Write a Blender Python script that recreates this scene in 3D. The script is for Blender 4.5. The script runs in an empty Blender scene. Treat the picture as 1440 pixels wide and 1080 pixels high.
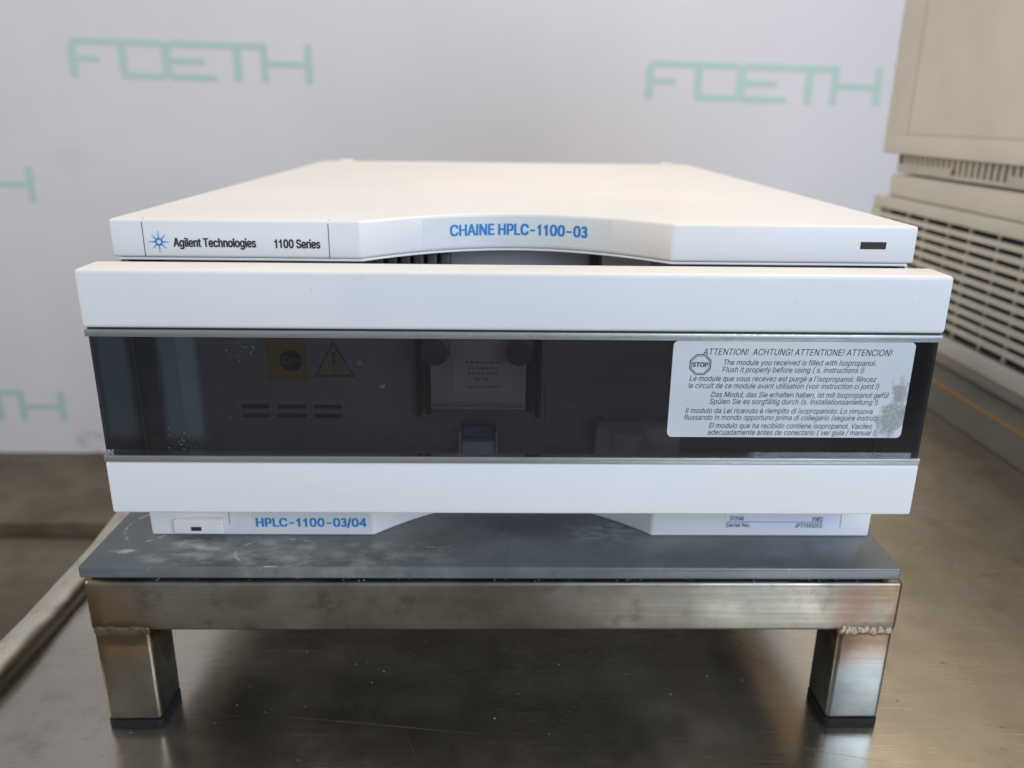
import bpy, bmesh, math, random, json
from mathutils import Vector, Matrix
random.seed(7)
S = bpy.context.scene
COL = S.collection

# ------------------------------------------------------------------ camera
# origin: middle of the instrument's front foot line, on the grey plate; X right, Y away, Z up, metres
cam_d = bpy.data.cameras.new('camera')
cam = bpy.data.objects.new('camera', cam_d); COL.objects.link(cam)
P0 = Vector((-0.0089, -0.3517, 0.1930)); pitch, yaw, roll = 0.3185, 0.0210, 0.0125
fwd = Vector((math.sin(yaw)*math.cos(pitch), math.cos(yaw)*math.cos(pitch), -math.sin(pitch)))
rt = Vector((math.cos(yaw), -math.sin(yaw), 0)); up = rt.cross(fwd)
rt2 = rt*math.cos(roll)+up*math.sin(roll); up2 = -rt*math.sin(roll)+up*math.cos(roll)
m = Matrix((rt2, up2, -fwd)).transposed().to_4x4(); m.translation = P0
cam.matrix_world = m
cam_d.sensor_width = 36; cam_d.lens = 1151.46/1440*36
cam_d.clip_start = 0.01; cam_d.clip_end = 60
cam_d.dof.use_dof = True; cam_d.dof.focus_distance = 0.335; cam_d.dof.aperture_fstop = 9.0
S.camera = cam

# ------------------------------------------------------------------ light
S.view_settings.view_transform = 'Standard'; S.view_settings.look = 'None'
S.view_settings.gamma = 1; S.view_settings.exposure = 0.36
W = bpy.data.worlds.new('World'); S.world = W; W.use_nodes = True
bg = W.node_tree.nodes['Background']
bg.inputs[0].default_value = (0.82, 0.90, 1.0, 1); bg.inputs[1].default_value = 0.30

def area(name, loc, target, sx, sy, power, col):
    l = bpy.data.lights.new(name, 'AREA'); l.shape = 'RECTANGLE'; l.size = sx; l.size_y = sy
    l.energy = power; l.color = col
    o = bpy.data.objects.new(name, l); COL.objects.link(o); o.location = loc
    o.rotation_euler = (Vector(target)-Vector(loc)).to_track_quat('-Z', 'Y').to_euler()
    return o
area('hall_window_light', (1.7, -2.3, 1.15), (0.0, 0.3, 0.0), 1.6, 1.9, 68, (0.66, 0.79, 1.0))
area('roof_lamp_light', (1.0, 0.60, 1.75), (0.25, 0.35, 0), 1.5, 1.2, 29, (1.0, 0.78, 0.55))
area('left_hall_light', (-2.4, -0.1, 0.9), (0.6, 0.1, 0.1), 1.5, 1.4, 26, (1.0, 0.86, 0.70))
area('side_strip_light', (-1.36, -2.5, 0.35), (-1.36, 0, 0.35), 0.11, 2.6, 0.30, (0.50, 0.78, 1.0))  # added strip lamp: reflects as a bluish band in the door pane
area('side_strip_light', (-1.13, -2.5, 0.35), (-1.13, 0, 0.35), 0.13, 2.6, 0.50, (0.50, 0.78, 1.0))  # second added strip, for the wider reflected band beside it

# ------------------------------------------------------------------ helpers
def tag(o, label=None, cat=None, group=None, kind=None):
    if label: o['label'] = label
    if cat: o['category'] = cat
    if group: o['group'] = group
    if kind: o['kind'] = kind
    return o
ORG = {}
def empty(name, loc, label, cat, group=None):
    o = bpy.data.objects.new(name, None); COL.objects.link(o); o.location = loc; o.empty_display_size = 0.02
    ORG[o.name] = Vector(loc)
    return tag(o, label, cat, group)
def orig(parent):
    v = Vector((0, 0, 0))
    while parent is not None:
        v += Vector(parent.location); parent = parent.parent
    return v
def finish(name, bm, mat, parent=None, smooth=None, org=None):
    """link a bmesh built in scene coordinates as ONE object"""
    v = orig(parent)
    if parent is None and org is not None: v = Vector(org)
    bmesh.ops.translate(bm, verts=bm.verts, vec=-v)
    me = bpy.data.meshes.new(name); bm.to_mesh(me); bm.free()
    o = bpy.data.objects.new(name, me); COL.objects.link(o)
    me.materials.append(mat)
    if parent is not None: o.parent = parent
    elif org is not None: o.location = org
    if smooth is not None:
        for p in me.polygons: p.use_smooth = True
        me.set_sharp_from_angle(angle=math.radians(smooth))
    return o
def copyo(o, dx=0, dy=0, dz=0, parent=None):
    c = o.copy(); COL.objects.link(c)
    if parent is not None: c.parent = parent
    c.location = Vector(o.location)+Vector((dx, dy, dz)); return c
def bev(bm, w, seg=3, ang=30):
    if w <= 0: return
    bm.normal_update()
    es = [e for e in bm.edges if len(e.link_faces) == 2 and e.calc_face_angle(0) > math.radians(ang)]
    bmesh.ops.bevel(bm, geom=es, offset=w, segments=seg, profile=0.5, affect='EDGES', clamp_overlap=True)
def abox(bm, x0, x1, y0, y1, z0, z1):
    vs = [bm.verts.new((x, y, z)) for z in (z0, z1) for y in (y0, y1) for x in (x0, x1)]
    for f in ((0,2,3,1),(4,5,7,6),(0,1,5,4),(2,6,7,3),(0,4,6,2),(1,3,7,5)): bm.faces.new([vs[i] for i in f])
def box(x0, x1, y0, y1, z0, z1, b=0, seg=3):
    bm = bmesh.new(); abox(bm, x0, x1, y0, y1, z0, z1); bev(bm, b, seg); return bm
def prism(pts, z0, z1, b=0, seg=3, axis='z', ang=30):
    """pts outline (counter-clockwise) extruded along an axis: z -> (x,y), y -> (x,z), x -> (y,z)"""
    bm = bmesh.new()
    def mk(p, t):
        return {'z': (p[0], p[1], t), 'y': (p[0], t, p[1]), 'x': (t, p[0], p[1])}[axis]
    lo = [bm.verts.new(mk(p, z0)) for p in pts]; hi = [bm.verts.new(mk(p, z1)) for p in pts]
    bm.faces.new(lo[::-1]); bm.faces.new(hi)
    n = len(pts)
    for i in range(n): bm.faces.new((lo[i], lo[(i+1) % n], hi[(i+1) % n], hi[i]))
    bmesh.ops.recalc_face_normals(bm, faces=bm.faces)
    bev(bm, b, seg, ang); return bm
def rrect(x0, x1, z0, z1, r, n=6):
    pts = []
    for cx, cz, a in ((x1-r, z0+r, -90), (x1-r, z1-r, 0), (x0+r, z1-r, 90), (x0+r, z0+r, 180)):
        for i in range(n+1):
            t = math.radians(a+90*i/n); pts.append((cx+r*math.cos(t), cz+r*math.sin(t)))
    return pts
def disc(cx, cz, r, n=32): return [(cx+r*math.cos(2*math.pi*i/n), cz+r*math.sin(2*math.pi*i/n)) for i in range(n)]
def ring_bm(outer, inner, y0, y1):
    bm = bmesh.new(); n = len(outer)
    vs = [[bm.verts.new((p[0], y, p[1])) for p in ring] for ring, y in ((outer, y0), (inner, y0), (outer, y1), (inner, y1))]
    for i in range(n):
        j = (i+1) % n
        bm.faces.new((vs[0][i], vs[0][j], vs[1][j], vs[1][i])); bm.faces.new((vs[2][i], vs[3][i], vs[3][j], vs[2][j]))
        bm.faces.new((vs[0][i], vs[2][i], vs[2][j], vs[0][j])); bm.faces.new((vs[1][i], vs[1][j], vs[3][j], vs[3][i]))
    bmesh.ops.recalc_face_normals(bm, faces=bm.faces)
    return bm
GLYPHS = json.loads(r'''{" ":[188,[]],"!":[196,[[67,160,63,509,132,509,128,160],[98,-4,81,-1,66,9,56,24,52,41,56,58,66,73,81,83,98,86,116,83,130,73,140,58,143,41,140,24,130,9,116,-1]]],"'":[206,[[78,318,70,509,136,509,128,318]]],"(":[273,[[89,207,92,264,101,324,109,364,119,403,132,441,153,494,177,539,236,539,212,485,191,428,174,370,161,313,154,258,151,207,154,161,160,115,172,67,188,16,202,-19,218,-57,236,-96,177,-96,150,-46,128,4,111,55,99,106,92,156]]],")":[273,[[37,-96,56,-56,72,-18,86,18,102,69,113,116,120,162,122,207,119,258,112,313,99,370,82,428,62,485,37,539,97,539,121,494,142,441,154,403,164,364,173,323,181,264,184,207,182,156,174,104,161,53,144,3,123,-47,97,-96]]],",":[188,[[38,-119,68,71,137,71,84,-119]]],"-":[453,[[337,244,337,188,114,188,114,244]]],".":[188,[[95,-4,78,-1,63,9,53,24,50,41,53,59,63,73,78,83,95,87,113,83,128,73,138,59,141,41,138,24,128,9,113,-1]]],"/":[249,[[235,533,71,-76,14,-76,178,533]]],"0":[453,[[227,-7,174,1,130,24,95,62,69,113,57,155,50,202,48,254,50,306,57,353,69,395,95,447,130,484,174,508,227,516,279,508,323,484,358,447,384,395,396,353,403,306,405,254,403,202,396,155,384,113,359,62,323,24,279,1],[227,50,261,56,290,74,313,103,330,144,340,194,344,254,340,314,330,365,313,405,290,435,261,453,227,460,192,453,163,435,140,405,123,365,113,314,109,254,113,194,123,144,140,103,163,74,192,56]]],"1":[390,[[175,0,175,385,140,360,70,330,70,388,130,420,190,470,208,509,240,509,240,0]]],"2":[453,[[64,0,64,47,234,229,282,282,299,305,311,327,318,348,320,371,317,397,308,419,293,436,273,449,250,457,224,460,196,457,172,447,153,433,139,413,130,390,127,362,66,362,71,405,86,442,111,473,143,496,182,511,225,516,268,511,306,497,337,474,361,445,376,411,381,372,378,345,371,318,357,290,336,259,267,180,153,60,153,57,389,57,389,0]]],"3":[365,[[55,419,75,458,113,491,160,508,210,507,257,488,293,453,313,407,314,357,296,310,262,274,262,272,262,270,301,234,325,187,332,134,320,82,291,38,248,7,198,-8,145,-4,97,18,59,55,39,98,93,123,109,89,131,67,160,54,191,51,222,60,247,79,265,106,272,137,268,169,253,197,230,219,205,238,145,238,145,295,205,295,227,322,245,342,255,367,254,394,244,418,224,438,198,448,170,449,143,439,123,421,108,392]]],"4":[440,[[272,0,272,112,35,112,35,172,262,509,335,509,335,170,405,170,405,112,335,112,335,0],[272,170,272,425,268,425,100,170]]],"5":[453,[[221,-7,178,-2,140,11,108,32,83,60,66,93,60,130,122,130,127,108,138,89,154,73,173,60,196,52,221,50,250,53,276,64,298,82,314,104,324,131,328,162,324,193,314,221,297,244,275,262,248,273,218,277,192,275,167,268,145,258,128,246,67,253,96,509,366,509,366,452,151,452,134,301,136,301,155,315,178,325,203,331,229,334,263,330,294,321,321,306,345,285,364,260,379,231,388,199,391,163,385,117,369,76,343,41,309,15,268,-1]]],"7":[453,[[97,0,323,448,323,452,62,452,62,509,391,509,391,449,165,0]]],"8":[453,[[226,-7,178,-2,136,11,101,33,74,62,57,96,52,135,55,166,65,195,81,220,101,241,125,256,153,265,153,267,119,282,93,308,76,342,70,380,75,417,90,450,114,477,146,498,184,511,226,516,269,511,306,498,337,477,361,450,377,417,382,380,376,342,359,308,333,282,300,267,300,265,327,256,351,241,372,220,387,195,397,166,401,135,395,96,378,62,352,33,317,11,275,-2],[226,49,258,52,285,60,307,74,323,91,333,113,337,139,333,165,322,189,305,208,283,223,256,232,226,235,196,232,169,223,147,208,130,189,119,165,115,139,119,113,129,91,145,74,167,60,195,52],[226,290,252,292,274,300,293,313,307,330,316,351,319,376,316,399,308,420,294,437,275,449,252,457,226,460,200,457,177,449,159,437,145,420,136,399,133,376,136,351,145,330,159,313,178,300,201,292]]],"A":[480,[[16,0,201,509,276,509,463,0,395,0,287,302,264,372,232,478,245,478,213,371,191,302,85,0],[110,142,110,199,370,199,370,142]]],"C":[510,[[267,-7,225,-3,186,7,150,25,119,49,92,79,70,115,53,157,44,203,40,254,44,305,53,352,70,393,92,429,119,459,150,484,186,501,225,512,267,516,305,513,340,504,373,490,402,471,427,447,448,418,463,385,473,348,408,348,401,373,389,395,375,413,357,428,337,440,315,449,292,454,267,456,223,450,184,432,150,403,125,364,109,314,103,254,109,194,125,145,151,105,184,76,223,59,267,53,292,55,315,60,337,69,357,81,375,96,389,114,401,136,408,160,473,160,463,124,448,91,428,62,402,38,373,19,341,5,305,-4]]],"D":[502,[[60,0,60,509,225,509,273,505,315,495,353,478,399,441,433,391,449,351,458,306,462,255,458,205,449,159,433,119,411,83,384,54,351,31,312,14,268,3,219,0],[125,57,215,57,272,63,318,81,354,110,379,149,394,198,399,255,394,312,379,361,354,399,320,428,275,446,221,452,125,452]]],"E":[419,[[60,0,60,509,372,509,372,452,125,452,125,286,355,286,355,229,125,229,125,57,375,57,375,0]]],"F":[410,[[60,0,60,509,369,509,369,452,125,452,125,278,346,278,346,221,125,221,125,0]]],"G":[520,[[269,-7,225,-3,185,7,149,25,118,49,91,79,69,116,53,157,43,203,40,254,43,305,53,352,69,393,91,429,117,459,149,484,184,501,223,512,265,516,304,513,340,504,374,489,403,469,429,445,449,416,465,384,474,349,408,349,399,372,387,393,373,411,356,427,337,439,315,448,291,454,265,456,222,450,183,432,150,404,125,364,109,314,103,254,109,194,125,145,151,105,184,76,224,59,269,53,309,57,345,71,374,93,396,123,410,160,415,202,434,199,283,199,283,256,478,256,478,200,471,141,451,91,419,50,377,19,326,0]]],"H":[517,[[60,0,60,509,125,509,125,289,392,289,392,509,457,509,457,0,392,0,392,232,125,232,125,0]]],"I":[185,[[60,0,60,509,126,509,126,0]]],"J":[396,[[185,-7,124,3,75,33,52,63,38,100,33,145,33,173,98,173,98,145,104,104,122,74,149,56,185,50,220,56,248,74,266,104,272,145,272,509,336,509,336,145,332,100,318,63,294,33,246,3]]],"L":[393,[[60,0,60,509,125,509,125,57,361,57,361,0]]],"M":[628,[[60,0,60,509,152,509,277,187,287,159,299,123,311,84,322,49,307,49,318,83,330,121,342,158,352,187,476,509,568,509,568,0,504,0,504,291,504,327,505,369,506,413,507,457,513,457,498,409,482,363,467,322,456,291,342,0,286,0,170,291,159,321,145,361,129,408,112,457,119,457,120,416,121,372,122,328,122,291,122,0]]],"N":[523,[[60,0,60,509,136,509,343,183,363,151,388,107,414,55,405,54,401,108,399,157,399,195,399,509,463,509,463,0,387,0,202,290,177,331,148,381,108,452,119,454,122,384,124,328,125,291,125,0]]],"O":[533,[[267,-7,225,-3,186,7,150,25,119,49,92,79,70,115,53,157,44,203,40,254,44,305,53,352,70,393,92,429,119,459,150,484,186,501,225,512,267,516,309,512,348,501,384,484,415,459,442,429,464,393,480,352,490,305,493,254,490,203,480,157,464,115,442,79,415,49,384,25,348,7,309,-3],[267,53,310,59,349,76,383,105,408,144,425,194,430,254,425,314,408,365,383,404,349,433,310,450,267,456,223,450,184,433,151,404,125,364,109,314,103,254,109,194,125,144,151,105,184,76,223,59]]],"P":[445,[[60,0,60,509,235,509,289,503,332,487,366,462,390,430,404,391,409,348,404,304,390,265,366,233,332,207,289,191,235,186,125,186,125,0],[125,242,233,242,269,246,297,256,318,272,333,294,342,319,344,348,342,376,333,402,318,423,297,439,268,449,232,452,125,452]]],"R":[449,[[60,0,60,509,236,509,290,504,333,489,367,465,390,433,405,395,409,352,405,309,390,271,367,240,333,217,289,203,236,198,125,198,125,0],[125,255,234,255,269,258,298,267,319,281,334,300,342,324,345,352,342,380,334,405,319,425,298,440,269,449,233,452,125,452],[353,0,230,229,303,229,428,0]]],"S":[447,[[224,-9,172,-4,128,9,91,31,64,60,46,96,38,137,104,137,110,110,123,88,142,71,166,59,194,52,224,49,257,52,286,60,311,74,329,92,341,114,346,139,342,161,332,179,316,193,296,205,245,222,184,239,128,260,86,289,60,326,52,372,58,413,75,448,102,476,138,498,180,511,227,516,275,511,316,498,351,476,377,449,394,415,401,378,337,378,326,412,302,437,267,453,225,459,194,456,167,448,145,435,129,418,118,398,115,376,119,352,131,334,148,319,169,308,212,293,264,279,312,264,336,252,359,238,379,220,395,198,405,171,408,139,403,99,386,64,360,34,323,11,278,-4]]],"T":[449,[[32,452,32,509,417,509,417,452,257,452,257,0,193,0,193,452]]],"U":[517,[[259,-8,203,-2,154,15,114,43,85,80,66,124,60,173,60,509,124,509,124,178,128,144,141,113,160,87,187,68,220,56,259,52,298,56,331,68,357,87,377,113,389,144,393,178,393,509,457,509,457,173,451,124,433,80,403,43,363,15,315,-2]]],"V":[480,[[204,0,16,509,84,509,192,206,215,137,248,31,235,31,267,138,290,206,395,509,463,509,278,0]]],"W":[686,[[155,0,16,509,82,509,163,196,175,145,187,94,197,40,189,40,200,94,211,145,224,196,306,509,380,509,462,196,474,145,486,94,497,40,488,40,499,94,510,145,523,196,603,509,670,509,530,0,455,0,368,323,351,391,336,475,350,475,335,395,318,323,230,0]]],"a":[389,[[160,-9,126,-5,94,5,68,22,48,45,35,73,30,108,34,138,43,161,58,179,78,193,100,203,125,211,178,220,234,227,252,230,265,235,273,243,276,255,276,257,273,279,267,297,256,311,240,322,220,329,196,331,171,329,149,322,132,313,118,301,107,288,100,274,41,291,57,322,79,346,104,364,133,375,163,382,194,384,239,379,263,372,286,360,306,343,322,320,333,290,337,251,337,0,277,0,277,52,272,52,252,25,236,12,215,1,190,-6],[170,45,202,49,228,59,248,74,263,93,272,115,276,138,276,190,259,182,231,176,200,171,175,168,134,159,117,150,103,139,95,124,92,105,94,87,102,72,114,61,130,52,149,47]]],"b":[424,[[229,-8,198,-5,172,4,153,17,138,31,118,59,112,59,112,0,53,0,53,509,114,509,114,319,118,319,137,346,152,360,171,373,197,381,229,384,274,378,313,361,345,332,370,293,385,245,390,189,385,133,370,84,346,45,313,16,274,-2],[220,47,253,51,279,66,301,88,316,117,325,151,328,189,325,227,316,261,301,290,280,311,253,325,220,330,188,325,161,312,140,291,125,263,116,229,113,189,116,150,125,115,140,86,162,65,188,51]]],"c":[396,[[207,-8,159,-2,117,16,82,46,56,85,40,133,34,187,40,243,56,291,82,330,117,360,159,378,207,384,234,383,260,377,284,368,305,356,324,341,340,322,353,301,362,277,303,262,290,289,270,311,242,325,207,330,173,325,145,310,124,287,108,258,99,224,96,187,99,151,108,117,124,89,145,66,173,51,207,46,243,52,271,66,292,89,304,117,363,102,354,78,341,56,325,37,306,21,285,9,261,-1,235,-6]]],"d":[424,[[195,-8,151,-2,111,16,79,45,55,84,39,133,34,189,39,245,55,293,79,332,112,361,151,378,196,384,228,381,253,373,272,360,287,346,306,319,311,319,311,509,372,509,372,0,313,0,313,59,307,59,287,31,272,17,252,4,227,-5],[205,47,236,51,263,65,284,86,299,115,309,150,312,189,309,229,300,263,284,291,263,312,237,325,205,330,172,325,145,311,124,290,108,261,99,227,96,189,99,151,109,117,124,88,145,66,172,51]]],"e":[404,[[212,-8,161,-2,117,16,82,46,56,85,40,132,34,187,39,242,55,290,81,329,115,359,157,378,205,384,236,382,266,374,294,361,319,341,341,315,357,282,368,242,371,194,371,169,75,169,75,221,338,221,310,202,307,237,298,269,283,294,263,314,237,326,205,330,173,326,146,313,125,294,109,270,99,241,96,211,96,178,100,139,110,106,128,80,151,61,179,50,212,46,234,48,254,53,271,61,285,73,297,88,306,105,365,91,353,63,335,39,311,19,283,4,249,-5]]],"f":[254,[[228,379,228,327,6,327,6,379],[81,0,81,432,84,461,96,486,113,505,135,519,161,527,187,530,222,527,243,521,227,468,215,472,195,474,171,470,154,460,145,443,142,419,142,0]]],"g":[425,[[207,-151,168,-148,134,-140,105,-127,82,-110,64,-91,51,-69,101,-41,122,-66,136,-78,154,-88,178,-95,207,-97,249,-92,282,-75,304,-47,311,-6,311,68,306,68,287,41,272,28,252,16,227,8,195,5,152,10,113,27,80,53,55,90,39,136,34,191,39,246,55,293,80,332,112,361,152,378,196,384,228,382,253,373,273,360,288,346,308,319,313,319,313,379,372,379,372,-9,367,-54,350,-90,324,-117,291,-136,251,-147],[205,59,237,63,264,75,285,95,300,121,309,154,312,193,309,231,300,264,285,291,264,312,237,325,205,330,172,325,145,312,124,290,109,262,99,229,96,193,99,155,109,123,124,96,145,76,172,63]]],"h":[410,[[114,227,114,0,53,0,53,509,114,509,114,287,102,287,124,332,152,362,187,379,227,384,264,380,295,369,321,349,341,321,353,285,357,240,357,0,296,0,296,235,290,275,273,304,246,323,210,329,184,326,161,317,141,303,126,283,117,257]]],"i":[167,[[53,0,53,379,114,379,114,0],[84,443,67,446,54,455,44,468,41,483,44,499,54,512,67,521,84,524,100,521,114,512,123,499,126,483,123,468,114,455,100,446]]],"j":[167,[[53,379,114,379,114,-30,111,-63,102,-90,86,-113,65,-129,37,-139,4,-143,-10,-143,-10,-87,2,-87,25,-83,40,-72,50,-54,53,-29],[83,443,67,446,53,455,44,468,41,483,44,499,53,512,67,521,83,524,100,521,114,512,123,499,126,483,123,468,114,455,100,446]]],"l":[166,[[52,0,52,509,113,509,113,0]]],"m":[610,[[53,0,53,379,112,379,112,295,108,295,118,323,132,346,151,363,172,376,195,384,219,386,257,380,287,361,309,331,321,295,312,295,322,321,337,343,357,361,381,375,407,383,437,386,468,383,497,372,522,354,541,328,553,296,557,255,557,0,496,0,496,254,490,289,473,313,447,326,419,330,395,328,374,320,358,307,345,290,338,270,335,247,335,0,274,0,274,260,269,288,253,311,229,326,199,330,178,328,158,320,140,307,126,289,117,266,114,238,114,0]]],"n":[410,[[114,227,114,0,53,0,53,379,112,379,112,287,102,287,124,332,152,362,187,379,227,384,264,380,295,369,321,349,341,321,353,285,357,240,357,0,296,0,296,235,290,275,273,304,246,323,210,329,184,326,161,317,141,303,126,283,117,257]]],"o":[415,[[207,-8,159,-2,117,16,82,46,56,85,40,133,34,187,40,243,56,291,82,330,117,360,159,378,207,384,256,378,299,360,333,330,359,291,376,243,381,187,376,133,359,85,333,46,299,16,256,-2],[207,46,242,51,270,66,292,89,307,117,316,151,319,187,316,224,307,258,292,287,270,310,242,325,207,330,173,325,145,310,124,287,108,258,99,224,96,187,99,151,108,117,124,89,145,66,173,51]]],"p":[424,[[53,-143,53,379,112,379,112,319,118,319,137,346,152,360,171,373,197,381,229,384,274,378,313,361,345,332,370,293,385,245,390,189,385,133,370,84,346,45,313,16,274,-2,229,-8,198,-5,173,4,153,17,138,31,118,59,114,59,114,-143],[220,47,253,51,279,66,301,88,316,117,325,151,328,189,325,227,316,261,301,290,280,311,253,325,220,330,188,325,161,312,140,291,125,263,116,229,113,189,116,150,125,115,140,86,162,65,188,51]]],"q":[424,[[372,-143,311,-143,311,59,306,59,287,31,272,17,252,4,227,-5,195,-8,151,-2,111,16,79,45,55,84,39,133,34,189,39,245,55,293,79,332,112,361,151,378,196,384,228,381,253,373,272,360,287,346,307,319,313,319,313,379,372,379],[205,47,236,51,263,65,284,86,299,115,309,150,312,189,309,229,300,263,284,291,263,312,237,325,205,330,172,325,145,311,124,290,108,261,99,227,96,189,99,151,109,117,124,88,145,66,172,51]]],"r":[259,[[53,0,53,379,112,379,112,321,115,321,130,347,152,367,181,380,213,385,229,384,243,384,243,322,230,324,207,326,182,323,159,315,140,301,126,284,117,262,114,237,114,0]]],"s":[365,[[182,-8,145,-5,112,3,84,18,62,38,45,63,36,94,94,107,105,79,124,60,150,49,181,45,217,50,244,62,262,81,268,103,265,121,254,136,237,147,212,155,149,170,104,186,72,208,53,237,47,274,51,305,65,332,87,354,115,370,149,381,187,384,223,381,254,372,279,358,299,339,314,316,324,290,268,277,258,298,243,316,219,328,187,333,156,329,131,317,114,299,109,277,112,258,124,243,144,232,172,223,229,209,275,194,306,171,325,142,331,107,326,75,312,47,290,24,260,6,223,-5]]],"t":[227,[[204,379,204,327,6,327,6,379],[65,471,126,471,126,98,128,76,136,61,150,53,170,50,185,51,202,54,213,2,192,-3,168,-4,125,2,92,21,72,52,65,93]]],"u":[410,[[182,-5,146,-1,115,11,89,31,69,59,57,95,53,139,53,379,114,379,114,144,119,105,137,75,164,56,200,50,226,53,249,62,268,77,283,97,293,122,296,153,296,379,357,379,357,0,298,0,298,92,307,92,286,47,257,17,222,0]]],"v":[389,[[163,0,17,379,84,379,165,155,187,87,206,21,184,21,203,87,224,155,305,379,371,379,226,0]]],"w":[567,[[138,0,23,379,87,379,133,214,154,137,175,41,165,41,186,135,206,214,252,379,316,379,362,214,382,136,402,41,391,41,413,135,434,214,480,379,545,379,429,0,368,0,319,172,305,225,291,280,277,338,291,338,277,280,263,225,248,172,199,0]]],"y":[389,[[47,-139,61,-86,71,-87,88,-90,104,-89,118,-84,130,-74,141,-58,151,-36,163,-1,17,379,84,379,165,155,187,87,206,21,184,21,202,87,224,155,305,379,371,379,204,-58,191,-85,177,-107,159,-124,139,-136,117,-143,91,-145,65,-143]]],"z":[380,[[42,0,42,46,254,320,254,323,48,323,48,379,333,379,333,331,126,60,126,56,339,56,339,0]]],"\u00e4":[389,[[160,-9,126,-5,94,5,68,22,48,45,35,73,30,108,34,138,43,161,58,179,78,193,100,203,125,211,178,220,234,227,252,230,265,235,273,243,276,255,276,257,273,279,267,297,256,311,240,322,220,329,196,331,171,329,149,322,132,313,118,301,107,288,100,274,41,291,57,322,79,346,104,364,133,375,163,382,194,384,239,379,263,372,286,360,306,343,322,320,333,290,337,251,337,0,277,0,277,52,272,52,252,25,236,12,215,1,190,-6],[170,45,202,49,228,59,248,74,263,93,272,115,276,138,276,190,259,182,231,176,200,171,175,168,134,159,117,150,103,139,95,124,92,105,94,87,102,72,114,61,130,52,149,47],[261,443,246,446,233,455,224,468,221,483,224,499,233,512,246,520,261,523,277,520,290,512,299,499,301,483,299,468,290,455,277,446],[117,443,102,446,89,455,80,468,77,483,80,499,89,512,102,520,117,523,133,520,146,512,155,499,158,483,155,468,146,455,133,446]]],"\u00e8":[404,[[212,-8,161,-2,117,16,82,46,56,85,40,132,34,187,39,242,55,290,81,329,115,359,157,378,205,384,236,382,266,374,294,361,319,341,341,315,357,282,368,242,371,194,371,169,75,169,75,221,338,221,310,202,307,237,298,269,283,294,263,314,237,326,205,330,173,326,146,313,125,294,109,270,99,241,96,211,96,178,100,139,110,106,128,80,151,61,179,50,212,46,234,48,254,53,271,61,285,73,297,88,306,105,365,91,353,63,335,39,311,19,283,4,249,-5],[180,429,114,529,182,529,230,429]]],"\u00fc":[410,[[182,-5,146,-1,115,11,89,31,69,59,57,95,53,139,53,379,114,379,114,144,119,105,137,75,164,56,200,50,226,53,249,62,268,77,283,97,293,122,296,153,296,379,357,379,357,0,298,0,298,92,307,92,286,47,257,17,222,0],[277,443,261,446,248,455,239,468,236,483,239,499,248,512,261,520,277,523,292,520,305,512,314,499,317,483,314,468,305,455,292,446],[133,443,118,446,104,455,96,468,93,483,96,499,104,512,118,520,133,523,149,520,162,512,170,499,173,483,170,468,162,455,149,446]]]}''')      # letter outlines (advance, closed loops) in 1/1000 units, capitals 509 high
def text_bm(txt, x0, x1, zb, cap, y, shear=0, bold=0.0, ext=0.00006):
    """lettering on a face looking to -Y: baseline zb, capital height cap, stretched to x0..x1"""
    cu = bpy.data.curves.new('lettering', 'CURVE'); cu.dimensions = '2D'; cu.fill_mode = 'BOTH'
    cu.extrude = 0.01
    pen = 0.0
    for ch in txt:
        adv, loops = GLYPHS[ch]
        for lp in loops:
            sp = cu.splines.new('POLY'); n = len(lp)//2; sp.points.add(n-1); sp.use_cyclic_u = True
            for i in range(n):
                px, py = lp[2*i]/1000, lp[2*i+1]/1000
                sp.points[i].co = (pen+px+shear*py, py, 0, 1)
        pen += adv/1000
    t = bpy.data.objects.new('lettering', cu); COL.objects.link(t)
    dg = bpy.context.evaluated_depsgraph_get(); me = bpy.data.meshes.new_from_object(t.evaluated_get(dg))
    bpy.data.objects.remove(t)
    bm = bmesh.new(); bm.from_mesh(me); bpy.data.meshes.remove(me)
    xs = [v.co.x for v in bm.verts]; a, b = min(xs), max(xs); sx = (x1-x0)/(b-a); sz = cap/0.509
    for v in bm.verts:
        c = v.co; v.co = ((x0+(c.x-a)*sx), y-(c.z/0.01)*ext, zb+c.y*sz)
    bmesh.ops.recalc_face_normals(bm, faces=bm.faces)
    if bold:                                   # heavier weight: shifted copies, each a hair in front of the last
        d = bold*cap/0.509; cps = []
        for k, (ux, uz) in enumerate(((-1, -0.5), (1, -0.5), (-1, 0.5), (1, 0.5))):
            c = bm.copy()
            for v in c.verts: v.co.x += ux*d; v.co.z += uz*d; v.co.y -= 0.000008*(k+1)
            cps.append(c)
        bm = merge([bm]+cps)
    return bm
def merge(bms):
    out = bmesh.new()
    for b in bms:
        me = bpy.data.meshes.new('t'); b.to_mesh(me); b.free(); out.from_mesh(me); bpy.data.meshes.remove(me)
    return out
def cyl(c, axis, r, h, n=32, r2=None, b=0):
    bm = bmesh.new()
    bmesh.ops.create_cone(bm, cap_ends=True, segments=n, radius1=r, radius2=r if r2 is None else r2, depth=h)
    bev(bm, b, 2, 50)
    q = Vector((0, 0, 1)).rotation_difference(Vector(axis)).to_matrix().to_4x4()
    bmesh.ops.transform(bm, matrix=Matrix.Translation(c) @ q, verts=bm.verts); return bm

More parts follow.
